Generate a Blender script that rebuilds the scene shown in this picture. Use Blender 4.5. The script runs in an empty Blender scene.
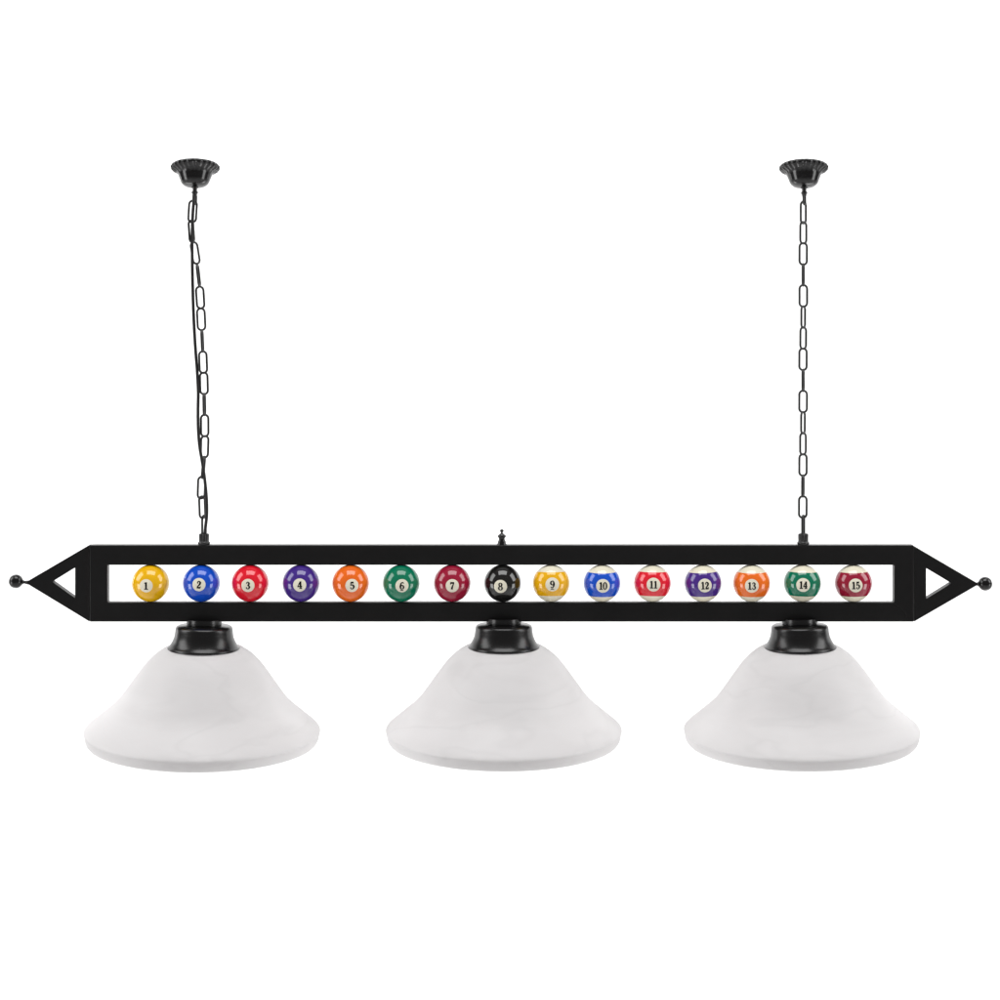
import bpy, bmesh, math, random
from mathutils import Vector, Matrix
random.seed(4)
scene = bpy.context.scene
COL = scene.collection
S = 0.0015          # metres per photo pixel at the lamp's plane (a ball is 57 mm across)
D = 2000.0          # camera distance, in the same pixels
HY = 325.0          # photo row of the horizon (camera height)
H0 = 2.6            # height of the optical axis above the studio floor
PI = math.pi

# ------------------------------------------------------------------ camera
cam = bpy.data.cameras.new("camera")
cam.sensor_width = 36.0
cam.lens = 36.0 * D / 1000.0
cam.shift_y = (HY - 500.0) / 1000.0
cam.clip_end = 200.0
cam.clip_start = 0.05
camo = bpy.data.objects.new("camera", cam)
camo.location = (0, -D * S, H0)
camo.rotation_euler = (math.radians(90), 0, 0)
COL.objects.link(camo)
scene.camera = camo

# ------------------------------------------------------------------ world, view
w = bpy.data.worlds.new("World")
scene.world = w
w.use_nodes = True
w.node_tree.nodes["Background"].inputs[0].default_value = (1.0, 0.985, 0.99, 1)
w.node_tree.nodes["Background"].inputs[1].default_value = 0.20
vs = scene.view_settings
vs.view_transform = 'Standard'
vs.look = 'None'
vs.gamma = 1
vs.exposure = 0
vs.use_curve_mapping = False
scene.cycles.use_denoising = True
scene.cycles.max_bounces = 10
scene.cycles.diffuse_bounces = 5
scene.cycles.sample_clamp_indirect = 4.0
scene.cycles.filter_width = 1.5

# ------------------------------------------------------------------ studio lamps
CEN = Vector((0, 0, H0 - 0.38))
def area(name, loc, target, sx, sy, watts, color=(1, 1, 1)):
    l = bpy.data.lights.new(name, 'AREA')
    l.shape = 'RECTANGLE'
    l.size = sx
    l.size_y = sy
    l.energy = watts
    l.color = color
    o = bpy.data.objects.new(name, l)
    o.location = loc
    d = Vector(target) - Vector(loc)
    o.rotation_euler = d.to_track_quat('-Z', 'Y').to_euler()
    COL.objects.link(o)
    return o
def softbox(name, direction, dist, sx, sy, watts):
    d = Vector(direction).normalized()
    return area(name, CEN + d * dist, CEN, sx, sy, watts)
softbox("softbox", (0.0, -0.24, 0.97), 5.0, 3.9, 2.6, 145)
softbox("softbox", (-0.85, -0.10, 0.48), 5.5, 2.7, 3.6, 122)
softbox("softbox", (0.85, -0.10, 0.48), 5.5, 2.7, 3.6, 122)
softbox("softbox", (-0.90, -0.30, -0.22), 5.5, 1.8, 2.2, 62)
softbox("softbox", (0.90, -0.30, -0.22), 5.5, 1.8, 2.2, 56)
area("strip_light", (-2.3, 1.4, H0 - 0.25), (0, 0, H0 - 0.3), 0.12, 0.7, 2.5)
area("strip_light", (2.5, 1.4, H0 - 0.25), (0, 0, H0 - 0.3), 0.12, 0.6, 1.5)
for sx in (-1, 1):
    for sz in (-1, 1):
        area("backdrop_lamp", (sx * 1.7, 1.0, H0 - 0.45 + sz * 1.95), (sx * 1.1, 3.2, H0 - 0.45 + sz * 0.4), 1.6, 0.8, 30)

# ------------------------------------------------------------------ materials
def new_mat(name):
    m = bpy.data.materials.new(name)
    m.use_nodes = True
    nt = m.node_tree
    return m, nt, nt.nodes["Principled BSDF"]
def black_metal(name, base=0.006, rough=0.38, bump=0.15, scale=900.0, spec=0.4):
    m, nt, p = new_mat(name)
    p.inputs["Roughness"].default_value = rough
    p.inputs["Specular IOR Level"].default_value = spec
    tc = nt.nodes.new("ShaderNodeTexCoord")
    n1 = nt.nodes.new("ShaderNodeTexNoise")
    n1.inputs["Scale"].default_value = 14.0
    n1.inputs["Detail"].default_value = 4
    nt.links.new(tc.outputs["Object"], n1.inputs["Vector"])
    r = nt.nodes.new("ShaderNodeValToRGB")
    r.color_ramp.elements[0].position = 0.3
    r.color_ramp.elements[1].position = 0.7
    r.color_ramp.elements[0].color = (base * 0.8, base * 0.72, base * 0.74, 1)
    r.color_ramp.elements[1].color = (base * 1.2, base * 1.1, base * 1.12, 1)
    nt.links.new(n1.outputs["Fac"], r.inputs["Fac"])
    nt.links.new(r.outputs["Color"], p.inputs["Base Color"])
    n2 = nt.nodes.new("ShaderNodeTexNoise")
    n2.inputs["Scale"].default_value = scale
    n2.inputs["Detail"].default_value = 2
    nt.links.new(tc.outputs["Object"], n2.inputs["Vector"])
    b = nt.nodes.new("ShaderNodeBump")
    b.inputs["Strength"].default_value = bump
    b.inputs["Distance"].default_value = 0.0004
    nt.links.new(n2.outputs["Fac"], b.inputs["Height"])
    nt.links.new(b.outputs["Normal"], p.inputs["Normal"])
    return m
M_FRAME = black_metal("black_powder_coat", 0.005, 0.40, 0.14, 900, 0.32)
M_GLOSS = black_metal("black_gloss_paint", 0.004, 0.15, 0.05, 400, 0.5)
M_SATIN = black_metal("black_satin_enamel", 0.004, 0.27, 0.06, 500, 0.5)
M_CHAIN = black_metal("black_chain_steel", 0.007, 0.35, 0.25, 1200, 0.6)
M_CORD = black_metal("black_rubber_cord", 0.012, 0.55, 0.2, 900, 0.4)

def glass_mat():
    m, nt, p = new_mat("frosted_alabaster_glass")
    out = nt.nodes["Material Output"]
    tc = nt.nodes.new("ShaderNodeTexCoord")
    oi = nt.nodes.new("ShaderNodeObjectInfo")
    sc = nt.nodes.new("ShaderNodeVectorMath"); sc.operation = 'SCALE'
    sc.inputs[0].default_value = (3.1, 1.7, 2.3)
    nt.links.new(oi.outputs["Random"], sc.inputs["Scale"])
    ad = nt.nodes.new("ShaderNodeVectorMath"); ad.operation = 'ADD'
    nt.links.new(tc.outputs["Object"], ad.inputs[0])
    nt.links.new(sc.outputs[0], ad.inputs[1])
    mp = nt.nodes.new("ShaderNodeMapping")
    mp.inputs["Scale"].default_value = (3.0, 3.0, 11.0)
    mp.inputs["Rotation"].default_value = (0.15, 0.5, 0.0)
    nt.links.new(ad.outputs[0], mp.inputs["Vector"])
    n = nt.nodes.new("ShaderNodeTexNoise")
    n.inputs["Scale"].default_value = 2.0
    n.inputs["Detail"].default_value = 6
    n.inputs["Roughness"].default_value = 0.6
    n.inputs["Distortion"].default_value = 0.9
    nt.links.new(mp.outputs["Vector"], n.inputs["Vector"])
    cloud = nt.nodes.new("ShaderNodeValToRGB")
    cloud.color_ramp.interpolation = 'EASE'
    cloud.color_ramp.elements[0].position = 0.35
    cloud.color_ramp.elements[0].color = (0.81, 0.796, 0.796, 1)
    cloud.color_ramp.elements[1].position = 0.65
    cloud.color_ramp.elements[1].color = (0.836, 0.823, 0.823, 1)
    nt.links.new(n.outputs["Fac"], cloud.inputs["Fac"])
    n2 = nt.nodes.new("ShaderNodeTexNoise")
    n2.inputs["Scale"].default_value = 1.3
    n2.inputs["Detail"].default_value = 3
    n2.inputs["Distortion"].default_value = 0.5
    nt.links.new(mp.outputs["Vector"], n2.inputs["Vector"])
    vein = nt.nodes.new("ShaderNodeValToRGB")
    e = vein.color_ramp.elements
    e[0].position = 0.47; e[0].color = (1, 1, 1, 1)
    e[1].position = 0.53; e[1].color = (1, 1, 1, 1)
    k = e.new(0.50); k.color = (0.968, 0.968, 0.968, 1)
    nt.links.new(n2.outputs["Fac"], vein.inputs["Fac"])
    r = nt.nodes.new("ShaderNodeMix"); r.data_type = 'RGBA'; r.blend_type = 'MULTIPLY'
    r.inputs[0].default_value = 1.0
    nt.links.new(cloud.outputs["Color"], r.inputs[6])
    nt.links.new(vein.outputs["Color"], r.inputs[7])
    glass_col = r.outputs[2]
    nt.links.new(glass_col, p.inputs["Base Color"])
    p.inputs["Roughness"].default_value = 0.45
    p.inputs["Specular IOR Level"].default_value = 0.35
    t = nt.nodes.new("ShaderNodeBsdfTranslucent")
    nt.links.new(glass_col, t.inputs["Color"])
    mix = nt.nodes.new("ShaderNodeMixShader")
    mix.inputs[0].default_value = 0.28
    nt.links.new(p.outputs[0], mix.inputs[1])
    nt.links.new(t.outputs[0], mix.inputs[2])
    nt.links.new(mix.outputs[0], out.inputs["Surface"])
    b = nt.nodes.new("ShaderNodeBump")
    b.inputs["Strength"].default_value = 0.05
    b.inputs["Distance"].default_value = 0.002
    nt.links.new(n.outputs["Fac"], b.inputs["Height"])
    nt.links.new(b.outputs["Normal"], p.inputs["Normal"])
    return m
M_GLASS = glass_mat()

def lin(c):
    return tuple(((v / 255) / 12.92) if v / 255 < 0.04045 else (((v / 255) + 0.055) / 1.055) ** 2.4 for v in c)
CREAM = lin((247, 240, 216))
R_BALL = 18.55 * S
def ball_mat(name, srgb, stripe):
    m, nt, p = new_mat(name)
    c = lin(srgb)
    p.inputs["Roughness"].default_value = 0.06
    p.inputs["Specular IOR Level"].default_value = 0.72
    tc = nt.nodes.new("ShaderNodeTexCoord")
    n = nt.nodes.new("ShaderNodeTexNoise")
    n.inputs["Scale"].default_value = 60
    n.inputs["Detail"].default_value = 3
    nt.links.new(tc.outputs["Object"], n.inputs["Vector"])
    r = nt.nodes.new("ShaderNodeValToRGB")
    r.color_ramp.elements[0].color = (c[0] * .88, c[1] * .88, c[2] * .88, 1)
    r.color_ramp.elements[1].color = (min(1, c[0] * 1.1), min(1, c[1] * 1.1), min(1, c[2] * 1.1), 1)
    nt.links.new(n.outputs["Fac"], r.inputs["Fac"])
    if not stripe:
        nt.links.new(r.outputs["Color"], p.inputs["Base Color"])
        return m
    sep = nt.nodes.new("ShaderNodeSeparateXYZ")
    nt.links.new(tc.outputs["Object"], sep.inputs[0])
    ab = nt.nodes.new("ShaderNodeMath"); ab.operation = 'ABSOLUTE'
    nt.links.new(sep.outputs["Z"], ab.inputs[0])
    mr = nt.nodes.new("ShaderNodeMapRange")
    mr.inputs["From Min"].default_value = R_BALL * 0.625
    mr.inputs["From Max"].default_value = R_BALL * 0.645
    nt.links.new(ab.outputs[0], mr.inputs["Value"])
    mx = nt.nodes.new("ShaderNodeMix"); mx.data_type = 'RGBA'
    nt.links.new(mr.outputs["Result"], mx.inputs[0])
    nt.links.new(r.outputs["Color"], mx.inputs[6])
    mx.inputs[7].default_value = (*CREAM, 1)
    nt.links.new(mx.outputs[2], p.inputs["Base Color"])
    return m
def plain(name, c, rough):
    m, nt, p = new_mat(name)
    p.inputs["Base Color"].default_value = (*c, 1)
    p.inputs["Roughness"].default_value = rough
    return m
M_SPOT = plain("cream_resin", lin((249, 243, 222)), 0.08)
M_INK = plain("black_number_ink", (0.008, 0.007, 0.006), 0.15)

def wall_mat():
    m, nt, p = new_mat("white_studio_paper")
    p.inputs["Roughness"].default_value = 0.9
    p.inputs["Specular IOR Level"].default_value = 0.1
    tc = nt.nodes.new("ShaderNodeTexCoord")
    n = nt.nodes.new("ShaderNodeTexNoise")
    n.inputs["Scale"].default_value = 1.5
    r = nt.nodes.new("ShaderNodeValToRGB")
    r.color_ramp.elements[0].color = (0.86, 0.86, 0.86, 1)
    r.color_ramp.elements[1].color = (0.9, 0.9, 0.9, 1)
    nt.links.new(tc.outputs["Object"], n.inputs["Vector"])
    nt.links.new(n.outputs["Fac"], r.inputs["Fac"])
    nt.links.new(r.outputs["Color"], p.inputs["Base Color"])
    return m

# ------------------------------------------------------------------ helpers
def W(px, py, y=0.0):
    """photo pixel at depth y (px behind the lamp's mid plane) -> lamp coordinates in metres"""
    k = (D + y) / D
    return Vector(((px - 500) * k * S, y * S, (HY - py) * k * S))
def finish(bm, name, mats, parent=None, smooth=True, bevel=0.0, segs=2, angle=35):
    bmesh.ops.recalc_face_normals(bm, faces=bm.faces)
    me = bpy.data.meshes.new(name)
    bm.to_mesh(me)
    bm.free()
    for m in (mats if isinstance(mats, (list, tuple)) else [mats]):
        me.materials.append(m)
    o = bpy.data.objects.new(name, me)
    COL.objects.link(o)
    if parent:
        o.parent = parent
    if bevel:
        b = o.modifiers.new("bevel", 'BEVEL')
        b.width = bevel
        b.segments = segs
        b.limit_method = 'ANGLE'
        b.angle_limit = math.radians(30)
    if smooth:
        for p in me.polygons:
            p.use_smooth = True
        if hasattr(me, "set_sharp_from_angle"):
            me.set_sharp_from_angle(angle=math.radians(angle))
    return o
def lathe(bm, prof, segs=64, off=Vector((0, 0, 0)), flute=None, mat=0):
    """prof: list of (r, z) in metres; flute(r, z, angle) -> (r, z) warps the ring"""
    rings = []
    for r, z in prof:
        if r < 1e-6:
            rings.append([bm.verts.new(off + Vector((0, 0, z)))])
        else:
            ring = []
            for i in range(segs):
                a = 2 * PI * i / segs
                rr, zz = flute(r, z, a) if flute else (r, z)
                ring.append(bm.verts.new(off + Vector((rr * math.cos(a), rr * math.sin(a), zz))))
            rings.append(ring)
    for a, b in zip(rings, rings[1:]):
        for i in range(segs):
            j = (i + 1) % segs
            if len(a) == 1 and len(b) == 1:
                continue
            if len(a) == 1:
                f = bm.faces.new((a[0], b[i], b[j]))
            elif len(b) == 1:
                f = bm.faces.new((a[i], a[j], b[0]))
            else:
                f = bm.faces.new((a[i], a[j], b[j], b[i]))
            f.material_index = mat
def catmull(pts, n=8, closed=False):
    P = [Vector(p) for p in pts]
    out = []
    m = len(P)
    rng = m if closed else m - 1
    for i in range(rng):
        p0 = P[(i - 1) % m] if closed or i > 0 else P[0] * 2 - P[1]
        p1, p2 = P[i], P[(i + 1) % m]
        p3 = P[(i + 2) % m] if closed or i + 2 < m else P[-1] * 2 - P[-2]
        for k in range(n):
            t = k / n
            out.append(0.5 * ((2 * p1) + (p2 - p0) * t + (2 * p0 - 5 * p1 + 4 * p2 - p3) * t * t
                              + (3 * p1 - p0 - 3 * p2 + p3) * t ** 3))
    if not closed:
        out.append(P[-1])
    return out
def tube(bm, pts, r, segs=10, closed=False, up=Vector((0, 1, 0))):
    n = len(pts)
    rings = []
    for i, p in enumerate(pts):
        a = pts[(i - 1) % n] if closed or i else p
        b = pts[(i + 1) % n] if closed or i < n - 1 else p
        t = (b - a).normalized()
        u = (up - t * up.dot(t)).normalized()
        v = t.cross(u)
        rings.append([bm.verts.new(p + (u * math.cos(2 * PI * k / segs) + v * math.sin(2 * PI * k / segs)) * r) for k in range(segs)])
    for i in range(n if closed else n - 1):
        a, b = rings[i], rings[(i + 1) % n]
        for k in range(segs):
            bm.faces.new((a[k], a[(k + 1) % segs], b[(k + 1) % segs], b[k]))
    if not closed:
        bm.faces.new(rings[0])
        bm.faces.new(rings[-1])
def prism(bm, poly, y0, y1):
    """poly: list of (x, z) metres, extruded from y0 to y1"""
    a = [bm.verts.new((x, y0, z)) for x, z in poly]
    b = [bm.verts.new((x, y1, z)) for x, z in poly]
    n = len(poly)
    bm.faces.new(a)
    bm.faces.new(b[::-1])
    for i in range(n):
        bm.faces.new((a[i], b[i], b[(i + 1) % n], a[(i + 1) % n]))

# ------------------------------------------------------------------ the backdrop: a white paper sweep
bm = bmesh.new()
prof = [(-9.0, 0.0), (1.6, 0.0)]
for k in range(1, 13):
    a = PI / 2 * k / 12
    prof.append((1.6 + 1.6 * math.sin(a), 1.6 - 1.6 * math.cos(a)))
prof.append((3.2, 7.0))
rows = [[bm.verts.new((x, y, z)) for x in (-9.0, -4.5, 0.0, 4.5, 9.0)] for y, z in prof]
for a, b in zip(rows, rows[1:]):
    for i in range(4):
        bm.faces.new((a[i], a[i + 1], b[i + 1], b[i]))
back = finish(bm, "backdrop", wall_mat(), smooth=True, angle=60)
back["kind"] = "structure"
back["label"] = "plain white seamless studio backdrop behind the hanging light"
back["category"] = "backdrop"

# ------------------------------------------------------------------ the pool table light
root = bpy.data.objects.new("pool_table_light", None)
root.location = (0, 0, H0)
root.empty_display_size = 0.1
COL.objects.link(root)
root["label"] = "black hanging pool table light with numbered balls and three frosted white glass shades"
root["category"] = "hanging light"

YF = 5.8      # half depth of the frame, px
def F(px, py):   # front-face pixel -> (x, z)
    v = W(px, py, -YF)
    return (v.x, v.z)
# --- rectangular frame: four mitred rails welded into one piece
ox0, ox1, oy0, oy1 = 89.6, 914.0, 545.3, 621.8
ix0, ix1, iy0, iy1 = 107.3, 894.4, 565.1, 602.5
bm = bmesh.new()
O = [F(ox0, oy0), F(ox1, oy0), F(ox1, oy1), F(ox0, oy1)]
I = [F(ix0, iy0), F(ix1, iy0), F(ix1, iy1), F(ix0, iy1)]
vo = [[bm.verts.new((x, y, z)) for x, z in O] for y in (-YF * S, YF * S)]
vi = [[bm.verts.new((x, y, z)) for x, z in I] for y in (-YF * S, YF * S)]
for i in range(4):
    j = (i + 1) % 4
    bm.faces.new((vo[0][i], vo[0][j], vi[0][j], vi[0][i]))
    bm.faces.new((vo[1][j], vo[1][i], vi[1][i], vi[1][j]))
    bm.faces.new((vo[0][j], vo[0][i], vo[1][i], vo[1][j]))
    bm.faces.new((vi[0][i], vi[0][j], vi[1][j], vi[1][i]))
frame = finish(bm, "frame", M_FRAME, root, bevel=0.0014, segs=3)
# the one weld that shows as a thin bead across the corner
bm = bmesh.new()
tube(bm, catmull([W(894.6, 604.0, -YF), W(899.5, 606.5, -YF), W(903.6, 610.6, -YF), W(906.2, 614.5, -YF), W(906.0, 617.5, -YF)], 6), 0.0004, 8)
finish(bm, "weld_seam", M_FRAME, frame)

# --- pointed end brackets with their ball knobs
def end_bracket(outer, inner, knob, neck):
    bm = bmesh.new()
    O = [F(*p) for p in outer]
    I = [F(*p) for p in inner]
    y0, y1 = -YF * S + 0.0002, YF * S - 0.0002
    vo = [[bm.verts.new((x, y, z)) for x, z in O] for y in (y0, y1)]
    vi = [[bm.verts.new((x, y, z)) for x, z in I] for y in (y0, y1)]
    for i in range(3):
        j = (i + 1) % 3
        bm.faces.new((vo[0][i], vo[0][j], vi[0][j], vi[0][i]))
        bm.faces.new((vo[1][j], vo[1][i], vi[1][i], vi[1][j]))
        bm.faces.new((vo[0][j], vo[0][i], vo[1][i], vo[1][j]))
        bm.faces.new((vi[0][i], vi[0][j], vi[1][j], vi[1][i]))
    e = finish(bm, "end_bracket", M_FRAME, root, bevel=0.0008, segs=2)
    kc = W(*knob)
    nk = W(*neck)
    bm = bmesh.new()
    L = (nk - kc).length
    R = 7.0 * S
    prof = [(R * math.sin(PI * k / 20), -R * math.cos(PI * k / 20)) for k in range(0, 18)]
    prof += [(2.0 * S, R * 1.02), (1.5 * S, R * 1.25), (2.2 * S, L), (0, L)]
    lathe(bm, prof, 32)
    rot = Vector((0, 0, 1)).rotation_difference((nk - kc).normalized()).to_matrix().to_4x4()
    bmesh.ops.transform(bm, matrix=Matrix.Translation(kc) @ rot, verts=bm.verts)
    finish(bm, "ball_knob", M_GLOSS, e)
end_bracket([(25, 582.6), (89.2, 545.0), (89.2, 621.6)], [(52, 581.8), (74.9, 567.7), (74.9, 598.2)], (15.9, 581.4), (28.5, 582.6))
end_bracket([(979.2, 584.2), (914.3, 546.2), (914.3, 621.7)], [(951.6, 583.3), (926.3, 568.2), (926.3, 599.0)], (985.2, 583.8), (974.5, 584.2))

# --- billiard balls
GLYPH = {
 '0': [('c', [(.3, .97), (.12, .8), (.07, .5), (.12, .2), (.3, .03), (.48, .2), (.53, .5), (.48, .8)], [.1, .16, .2, .16, .1, .16, .2, .16])],
 '1': [('o', [(.31, 1.0), (.31, .5), (.31, 0)], [.21, .21, .21]), ('o', [(.33, .93), (.2, .87), (.07, .84)], [.16, .12, .1]), ('o', [(.05, .05), (.57, .05)], [.11, .11])],
 '2': [('o', [(.12, .7), (.13, .84), (.3, .94), (.47, .76), (.38, .5), (.18, .25), (.08, .1)], [.14, .12, .12, .22, .19, .13, .12]), ('o', [(.06, .09), (.54, .09)], [.19, .19]), ('o', [(.53, .1), (.55, .3)], [.1, .08]), ('o', [(.08, .72), (.2, .72)], [.15, .15])],
 '3': [('o', [(.13, .74), (.16, .87), (.3, .95), (.46, .77), (.39, .59), (.24, .54)], [.14, .1, .1, .2, .13, .1]), ('o', [(.24, .53), (.43, .46), (.51, .27), (.41, .08), (.25, .04), (.1, .2)], [.1, .14, .21, .13, .1, .14]), ('o', [(.07, .22), (.19, .22)], [.14, .14])],
 '4': [('o', [(.4, .97), (.05, .32)], [.11, .11]), ('o', [(.0, .3), (.62, .3)], [.12, .12]), ('o', [(.42, 1.0), (.42, .02)], [.21, .21]), ('o', [(.24, .05), (.6, .05)], [.1, .1])],
 '5': [('o', [(.13, .9), (.52, .9)], [.2, .2]), ('o', [(.15, .95), (.13, .5)], [.1, .1]), ('o', [(.13, .5), (.3, .6), (.49, .5), (.53, .3), (.42, .08), (.25, .04), (.1, .18)], [.09, .11, .18, .21, .13, .1, .14]), ('o', [(.07, .21), (.19, .21)], [.14, .14])],
 '6': [('o', [(.5, .8), (.42, .92), (.28, .93), (.14, .72), (.1, .4), (.16, .13), (.3, .04), (.46, .13), (.52, .3), (.46, .48), (.3, .55), (.15, .42)], [.14, .1, .1, .17, .21, .16, .1, .15, .19, .15, .1, .08])],
 '7': [('o', [(.05, .88), (.56, .88)], [.2, .2]), ('o', [(.07, .95), (.06, .66)], [.09, .08]), ('o', [(.52, .86), (.36, .52), (.27, .25), (.25, .0)], [.1, .15, .21, .23])],
 '8': [('c', [(.3, .97), (.15, .9), (.12, .76), (.18, .6), (.3, .54), (.42, .6), (.48, .76), (.45, .9)], [.1, .13, .18, .14, .1, .14, .18, .13]),
       ('c', [(.3, .52), (.13, .44), (.08, .27), (.14, .1), (.3, .03), (.46, .1), (.52, .27), (.47, .44)], [.1, .14, .2, .15, .1, .15, .2, .14])],
}
GLYPH['9'] = [(k, [(.6 - x, 1 - y) for x, y in p], wd) for k, p, wd in GLYPH['6']]

def on_sphere(u, v, r):
    """(u right, v up) metres on the tangent plane, wrapped on the ball about its -Y pole"""
    d = math.hypot(u, v)
    if d < 1e-9:
        return Vector((0, -r, 0))
    a = d / R_BALL
    return Vector((r * math.sin(a) * u / d, -r * math.cos(a), r * math.sin(a) * v / d))
def number_spot_mesh(text, radius_px):
    bm = bmesh.new()
    r0 = R_BALL + 0.00004
    R = radius_px * S
    rings = [[bm.verts.new(on_sphere(0, 0, r0))]]
    for k in range(1, 6):
        rr = R * k / 5
        rings.append([bm.verts.new(on_sphere(rr * math.cos(2 * PI * i / 40), rr * math.sin(2 * PI * i / 40), r0)) for i in range(40)])
    rings.append([bm.verts.new(on_sphere(R * math.cos(2 * PI * i / 40), R * math.sin(2 * PI * i / 40), R_BALL - 0.0001)) for i in range(40)])
    for a, b in zip(rings, rings[1:]):
        for i in range(40):
            j = (i + 1) % 40
            bm.faces.new((a[0], b[i], b[j]) if len(a) == 1 else (a[i], b[i], b[j], a[j]))
    hgt = 7.4 * S
    wid = 1.0 if len(text) == 1 else 0.9
    adv = 0.60 * hgt * wid
    total = adv * len(text)
    layer = 0
    def ribbon(pts, wds, closed, ox, oy, sx):
        nonlocal layer
        r = r0 + 0.00004 + 0.000006 * layer
        layer += 1
        c = catmull([(p[0], p[1], wd * 1.18 + 0.01) for p, wd in zip(pts, wds)], 7, closed)
        n = len(c)
        L, Rr = [], []
        for i, p in enumerate(c):
            a = c[(i - 1) % n] if closed or i else p
            b = c[(i + 1) % n] if closed or i < n - 1 else p
            t = Vector((b.x - a.x, b.y - a.y)).normalized()
            nx, ny = -t.y, t.x
            for s, lst in ((1, L), (-1, Rr)):
                x = (p.x + s * nx * p.z / 2) * hgt * sx + ox
                y = (p.y + s * ny * p.z / 2) * hgt + oy
                lst.append(bm.verts.new(on_sphere(x, y, r)))
        for i in range(n if closed else n - 1):
            j = (i + 1) % n
            f = bm.faces.new((L[i], L[j], Rr[j], Rr[i]))
            f.material_index = 1
    for q, ch in enumerate(text):
        for kind, pts, wds in GLYPH[ch]:
            ribbon(pts, wds, kind == 'c', -total / 2 + q * adv, -hgt / 2, wid)
    if text in ('6', '9'):
        ribbon([(.08, -.13), (.52, -.13)], [.1, .1], False, -total / 2, -hgt / 2, 1.0)
    return bm
BALLS = [  # number, x, spot offset (right, down), colour word, sRGB, twist
 (1, 150.6, (-4.6, 2.2), 'yellow', (255, 190, 10), 0), (2, 201.4, (-2.6, 1.0), 'blue', (14, 80, 205), 4),
 (3, 250.2, (-2.4, 1.9), 'red', (236, 24, 46), 0), (4, 301.0, (-1.4, 1.5), 'purple', (70, 42, 140), -3),
 (5, 350.6, (1.4, 2.0), 'orange', (255, 112, 26), 0), (6, 401.2, (.8, 2.2), 'green', (0, 122, 88), 2),
 (7, 452.2, (.1, 2.2), 'maroon', (162, 24, 56), 0), (8, 502.6, (-2.2, 3.0), 'black', (22, 21, 20), 0),
 (9, 551.2, (1.2, .9), 'yellow', (255, 186, 16), 0), (10, 602.0, (1.0, 2.4), 'blue', (18, 84, 208), 0),
 (11, 652.4, (1.2, 1.1), 'red', (238, 32, 50), 1), (12, 703.0, (2.0, 2.0), 'purple', (76, 44, 140), -2),
 (13, 751.6, (.2, 2.4), 'orange', (255, 116, 30), 0), (14, 802.4, (.8, 1.5), 'green', (0, 120, 88), 1),
 (15, 853.4, (2.4, 1.9), 'maroon', (160, 26, 55), -1)]
for num, bx, (du, dv), word, rgb, tw in BALLS:
    bm = bmesh.new()
    bmesh.ops.create_uvsphere(bm, u_segments=64, v_segments=40, radius=R_BALL)
    b = finish(bm, "billiard_ball", ball_mat(word + ("_striped_resin" if num > 8 else "_resin"), rgb, num > 8), root, angle=80)
    p = W(bx, 583.1)
    b.location = p
    # aim the ball's -Y pole so that the number sits where the photo has it
    view = (Vector((0, -D * S, 0)) - p).normalized()
    right = Vector((0, 0, 1)).cross(-view).normalized() * -1
    right = Vector((-view.y, view.x, 0)).normalized()
    if right.x < 0:
        right = -right
    up = right.cross(-view).normalized()
    if up.z < 0:
        up = -up
    sx, sy = du / 18.55, -(dv + 0.5) / 18.55
    n = (right * sx + up * sy + view * math.sqrt(1 - sx * sx - sy * sy)).normalized()
    ydir = -n
    xdir = ydir.cross(Vector((0, 0, 1))).normalized()
    zdir = xdir.cross(ydir).normalized()
    M = Matrix((xdir, ydir, zdir)).transposed()
    b.rotation_euler = (M @ Matrix.Rotation(math.radians(tw), 3, 'Y')).to_euler()
    b["label"] = (("cream ball with a wide %s stripe and the number %d" if num > 8 else "solid %s ball with the number %d") % (word, num))
    s_bm = number_spot_mesh(str(num), 7.0 if num > 8 else 6.7)
    finish(s_bm, "number_spot", [M_SPOT, M_INK], b, angle=60)

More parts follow.
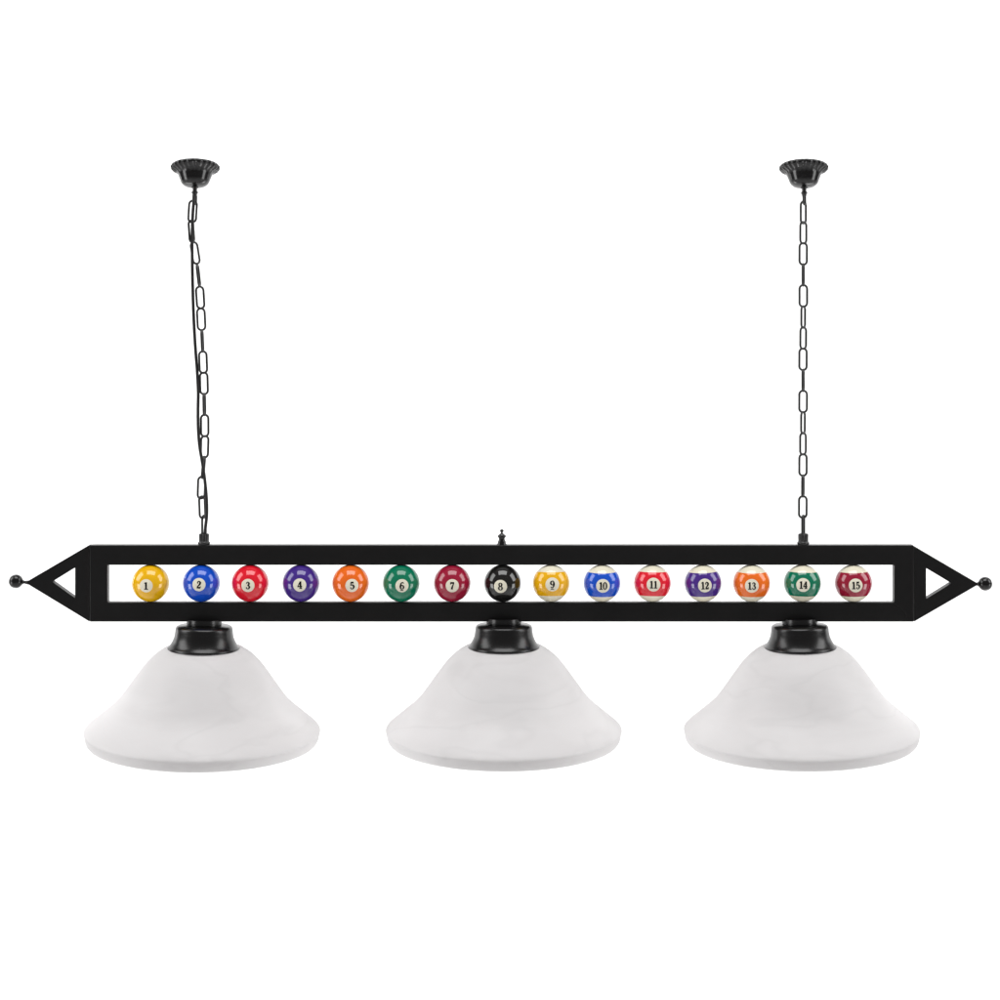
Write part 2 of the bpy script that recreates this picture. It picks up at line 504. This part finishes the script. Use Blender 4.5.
# --- shades and their holders
def smooth_profile(pts, n=6):
    return [(v.x, v.y) for v in catmull([(r, z, 0) for r, z in pts], n)]
def shade(cx, dy, kx, tilt):
    base = W(cx, 0)
    def zz(py):
        return (620.0 - py - dy) * S
    out = [(32.0, 645.4), (36.5, 646.8), (41.5, 649.2), (46.9, 652.8), (53.5, 658.6), (60.1, 666.0), (71.1, 681.0), (82.7, 697.2), (91.0, 706.4), (99.0, 713.2), (107.5, 720.4), (114.6, 726.2), (116.9, 728.4)]
    prof = smooth_profile([(r * kx * S, zz(y)) for r, y in out], 5)
    lip = [(117.9, 729.5), (118.4, 730.6), (118.2, 731.6), (117.6, 732.2), (117.7, 733.0), (117.6, 734.4), (117.1, 737.4), (116.2, 740.0), (115.0, 741.4), (113.7, 741.3), (112.6, 739.0)]
    prof += [(r * kx * S, zz(y)) for r, y in lip]
    inner = [(112.0, 732), (110.0, 726.6), (104.0, 721.6), (96.0, 715.4), (80.0, 700.6), (68.6, 686.8), (57.8, 673.2), (51.5, 666.2), (45.0, 660.4), (39, 656.0), (33.0, 652)]
    prof += smooth_profile([(r * kx * S, zz(y)) for r, y in inner], 4)
    bm = bmesh.new()
    lathe(bm, prof, 128)
    o = finish(bm, "lamp_shade", M_GLASS, root, angle=70)
    o.location = (base.x, 0, (HY - 620.0) * S)
    o.rotation_euler = (math.radians(3.4), math.radians(tilt), 0)
    # holder
    h = [(0, 618.0), (17.2, 618.0), (17.2, 622.6), (16.6, 623.1), (16.6, 623.6), (19.5, 624.1), (26.0, 624.9), (27.6, 625.9), (28.4, 627.6), (28.7, 631.0),
         (29.5, 636), (31.0, 639.8), (32.8, 643.2), (34.7, 645.6), (35.8, 646.3), (36.0, 647.3), (35.7, 648.3), (34.6, 648.7), (31, 647.8), (29, 644), (0, 644)]
    bm = bmesh.new()
    lathe(bm, [(r * S, zz(y)) for r, y in h], 96)
    c = finish(bm, "shade_holder", M_SATIN, root, angle=50)
    c.location = (base.x, 0, (HY - 620.0) * S)
    c.rotation_euler = (0, math.radians(tilt), 0)
    # threaded neck ring
    bm = bmesh.new()
    lathe(bm, [(16.4 * S, zz(621.0)), (17.5 * S, zz(621.2)), (17.7 * S, zz(622.2)), (17.4 * S, zz(623.0)), (16.4 * S, zz(623.2))], 64)
    n = finish(bm, "neck_ring", M_SATIN, c, angle=50)
shade(204.4, 1.0, 0.992, 1.3)
shade(503.8, -0.2, 1.0, 0.0)
shade(799.6, 0.0, 0.992, -1.3)

# --- turned finial on top of the frame
bm = bmesh.new()
c = W(501.8, 545.3)
fp = [(0, 0), (5.0, 0), (4.9, 1.2), (4.0, 2.2), (4.2, 3.4), (3.5, 4.6), (2.9, 6.2), (3.0, 7.2), (4.2, 8.6), (4.3, 9.4), (3.3, 10.6), (1.6, 11.8), (1.0, 12.6),
      (1.3, 13.2), (1.9, 14.0), (1.9, 15.0), (1.2, 15.9), (0, 16.2)]
lathe(bm, [(r * S, z * S) for r, z in fp], 32, Vector((c.x, 0, c.z)))
finish(bm, "finial", M_GLOSS, root, angle=60)

# --- chain holders on the frame, each with its steel loop
def stadium(hw, hh, wire):
    """closed centre line of a chain link: half width, half height (outer)"""
    a = hw - wire
    b = hh - wire - a
    pts = []
    for k in range(13):
        t = PI * k / 12
        pts.append(Vector((a * math.cos(t), 0, b + a * math.sin(t))))
    for k in range(13):
        t = PI + PI * k / 12
        pts.append(Vector((a * math.cos(t), 0, -b + a * math.sin(t))))
    return pts
WIRE = 1.18
def link_mesh(hw=5.0, hh=12.0, wire=WIRE):
    bm = bmesh.new()
    pts = stadium(hw, hh, wire)
    tube(bm, [p * S for p in pts], wire * S, 10, True)
    bmesh.ops.recalc_face_normals(bm, faces=bm.faces)
    me = bpy.data.meshes.new("chain_link")
    bm.to_mesh(me)
    bm.free()
    me.materials.append(M_CHAIN)
    for p in me.polygons:
        p.use_smooth = True
    return me
def chain_holder(px, py_top, hw_tilt):
    b = W(px, 545.3)
    bm = bmesh.new()
    def knurl(r, z, a):
        return (r * (1 + 0.05 * math.cos(16 * a)) if z > 3.6 * S else r, z)
    hp = [(0, 0), (5.2, 0), (5.3, .6), (5.6, 1.0), (6.1, 1.6), (6.1, 3.0), (5.2, 3.6), (4.8, 4.2), (4.9, 10.6), (4.4, 11.6), (2.6, 12.2), (0, 12.3)]
    lathe(bm, [(r * S, z * S) for r, z in hp], 64, Vector((b.x, 0, b.z)), knurl)
    h = finish(bm, "chain_holder", M_CHAIN, root, angle=40)
    me = link_mesh(4.2, 11.2, 1.15)
    me.name = "holder_loop"
    l = bpy.data.objects.new("holder_loop", me)
    COL.objects.link(l)
    l.parent = h
    l.location = W(px + hw_tilt, py_top + 9.6)
    l.rotation_euler = (0, math.radians(0), math.radians(62))
    return h
chain_holder(204.0, 516.0, 0.0)
chain_holder(803.2, 516.0, 0.0)

# --- ceiling canopies
def canopy(cx, cy, kpx):
    c = W(cx, cy)
    def flute(r, z, a):
        q = max(0.0, min(1.0, (r / S - 17.3) / 3.5)) * max(0.0, min(1.0, (1.2 - z / S) / 1.2))
        s = math.cos(26 * a)
        return (r + 0.55 * S * q * s, z - 0.3 * S * q * s)
    p = [(0, 1.2), (20.5, 1.2), (23.0, 0.8), (24.0, -0.4), (24.0, -2.0), (23.2, -3.4), (21.6, -4.6), (20.0, -5.6), (18.6, -6.8), (17.4, -8.4), (16.6, -10.2),
         (15.9, -12.2), (15.2, -13.8), (14.9, -14.6), (14.3, -16.4), (12.9, -18.6), (10.6, -20.4), (7.2, -21.6), (3.5, -22.2), (0, -22.3)]
    bm = bmesh.new()
    lathe(bm, [(r * S, z * S) for r, z in p], 208, Vector((0, 0, 0)), flute)
    o = finish(bm, "ceiling_canopy", M_GLOSS, root, angle=60)
    o.location = W(cx, cy, 6.5)
    o.rotation_euler = (math.radians(-13.0), math.radians(kpx), 0)
    # short stem, nut and loop under it
    bm = bmesh.new()
    sp = [(0, -21.6), (3.4, -21.8), (3.4, -22.8), (2.3, -23.4), (2.3, -26.4), (3.0, -26.8), (3.3, -27.8), (3.0, -28.8), (2.4, -29.2), (2.2, -31.4), (0, -31.6)]
    lathe(bm, [(r * S, z * S) for r, z in sp], 24)
    finish(bm, "canopy_stem", M_CHAIN, o, angle=50)
    me = link_mesh(3.4, 6.4, 1.05)
    me.name = "canopy_loop"
    l = bpy.data.objects.new("canopy_loop", me)
    COL.objects.link(l)
    l.parent = o
    l.location = (0, 0, -34.6 * S)
    l.rotation_euler = (0, 0, math.radians(58))
canopy(195.3, 166.0, -1.0)
canopy(803.7, 166.4, 1.0)

# --- chains
LINK = link_mesh()
def chain(nodes, name="chain"):
    """nodes: (x, y, twist) of every link centre from the top; the first link is the parent mesh's own"""
    c = bpy.data.objects.new(name, None)
    COL.objects.link(c)
    c.parent = root
    c.empty_display_size = 0.02
    for i, (x, y, tw) in enumerate(nodes):
        a = nodes[max(0, i - 1)]
        b = nodes[min(len(nodes) - 1, i + 1)]
        lean = math.atan2(b[0] - a[0], b[1] - a[1])
        l = bpy.data.objects.new("chain_link", LINK)
        COL.objects.link(l)
        l.parent = c
        l.location = W(x, y)
        l.rotation_euler = (Matrix.Rotation(lean, 3, 'Y').transposed() @ Matrix.Rotation(math.radians(tw), 3, 'Z')).to_euler()
    return c
chain([(192.6, 211.5, 8), (191.4, 231.5, 62), (195.2, 253.0, 40), (198.4, 275.5, 86), (200.2, 297.5, 26), (201.2, 319.3, 18), (202.3, 341, 88), (203.1, 362.2, 24),
       (203.9, 383.4, 22), (204.3, 404.5, 86), (204.7, 425.6, 26), (204.6, 446.8, 30), (203.4, 467.4, 84), (201.4, 487.6, 34), (202.2, 507.2, 52)])
chain([(803.3, 212.6, 40), (803.3, 232.8, 30), (803.2, 253.9, 9), (803.2, 274.9, 72), (803.3, 295.9, 2), (803.2, 317.0, 53), (803.2, 338.1, 34), (803.0, 359.3, 10),
       (803.1, 380.4, 72), (803.1, 401.5, 0), (803.0, 422.7, 53), (803.0, 443.8, 34), (803.0, 465.0, 10), (802.9, 486.0, 70), (802.8, 507.0, 3)])

# --- power cord threaded down the first chain
cp = [(194.6, 190, 3.2), (193.9, 200, -3.4), (192.8, 214, -3.2), (192.2, 232, -3.4), (192.2, 255, -3.4), (192.5, 280, -1.5), (193.2, 305, 0), (194.3, 330, 0), (195.7, 352, 0),
      (197.2, 372, -1), (198.2, 392, -2.5), (198.0, 410, -3), (198.2, 428, -3), (199.6, 446, -3.6), (202.4, 463, -3.8), (204.8, 480, -3.6), (206.5, 498, -3.4),
      (206.8, 514, -3.4), (205.4, 528, -3.2), (204.6, 538, -1.0)]
bm = bmesh.new()
tube(bm, catmull([W(*p) for p in cp], 10), 1.6 * S, 12)
finish(bm, "power_cord", M_CORD, root)
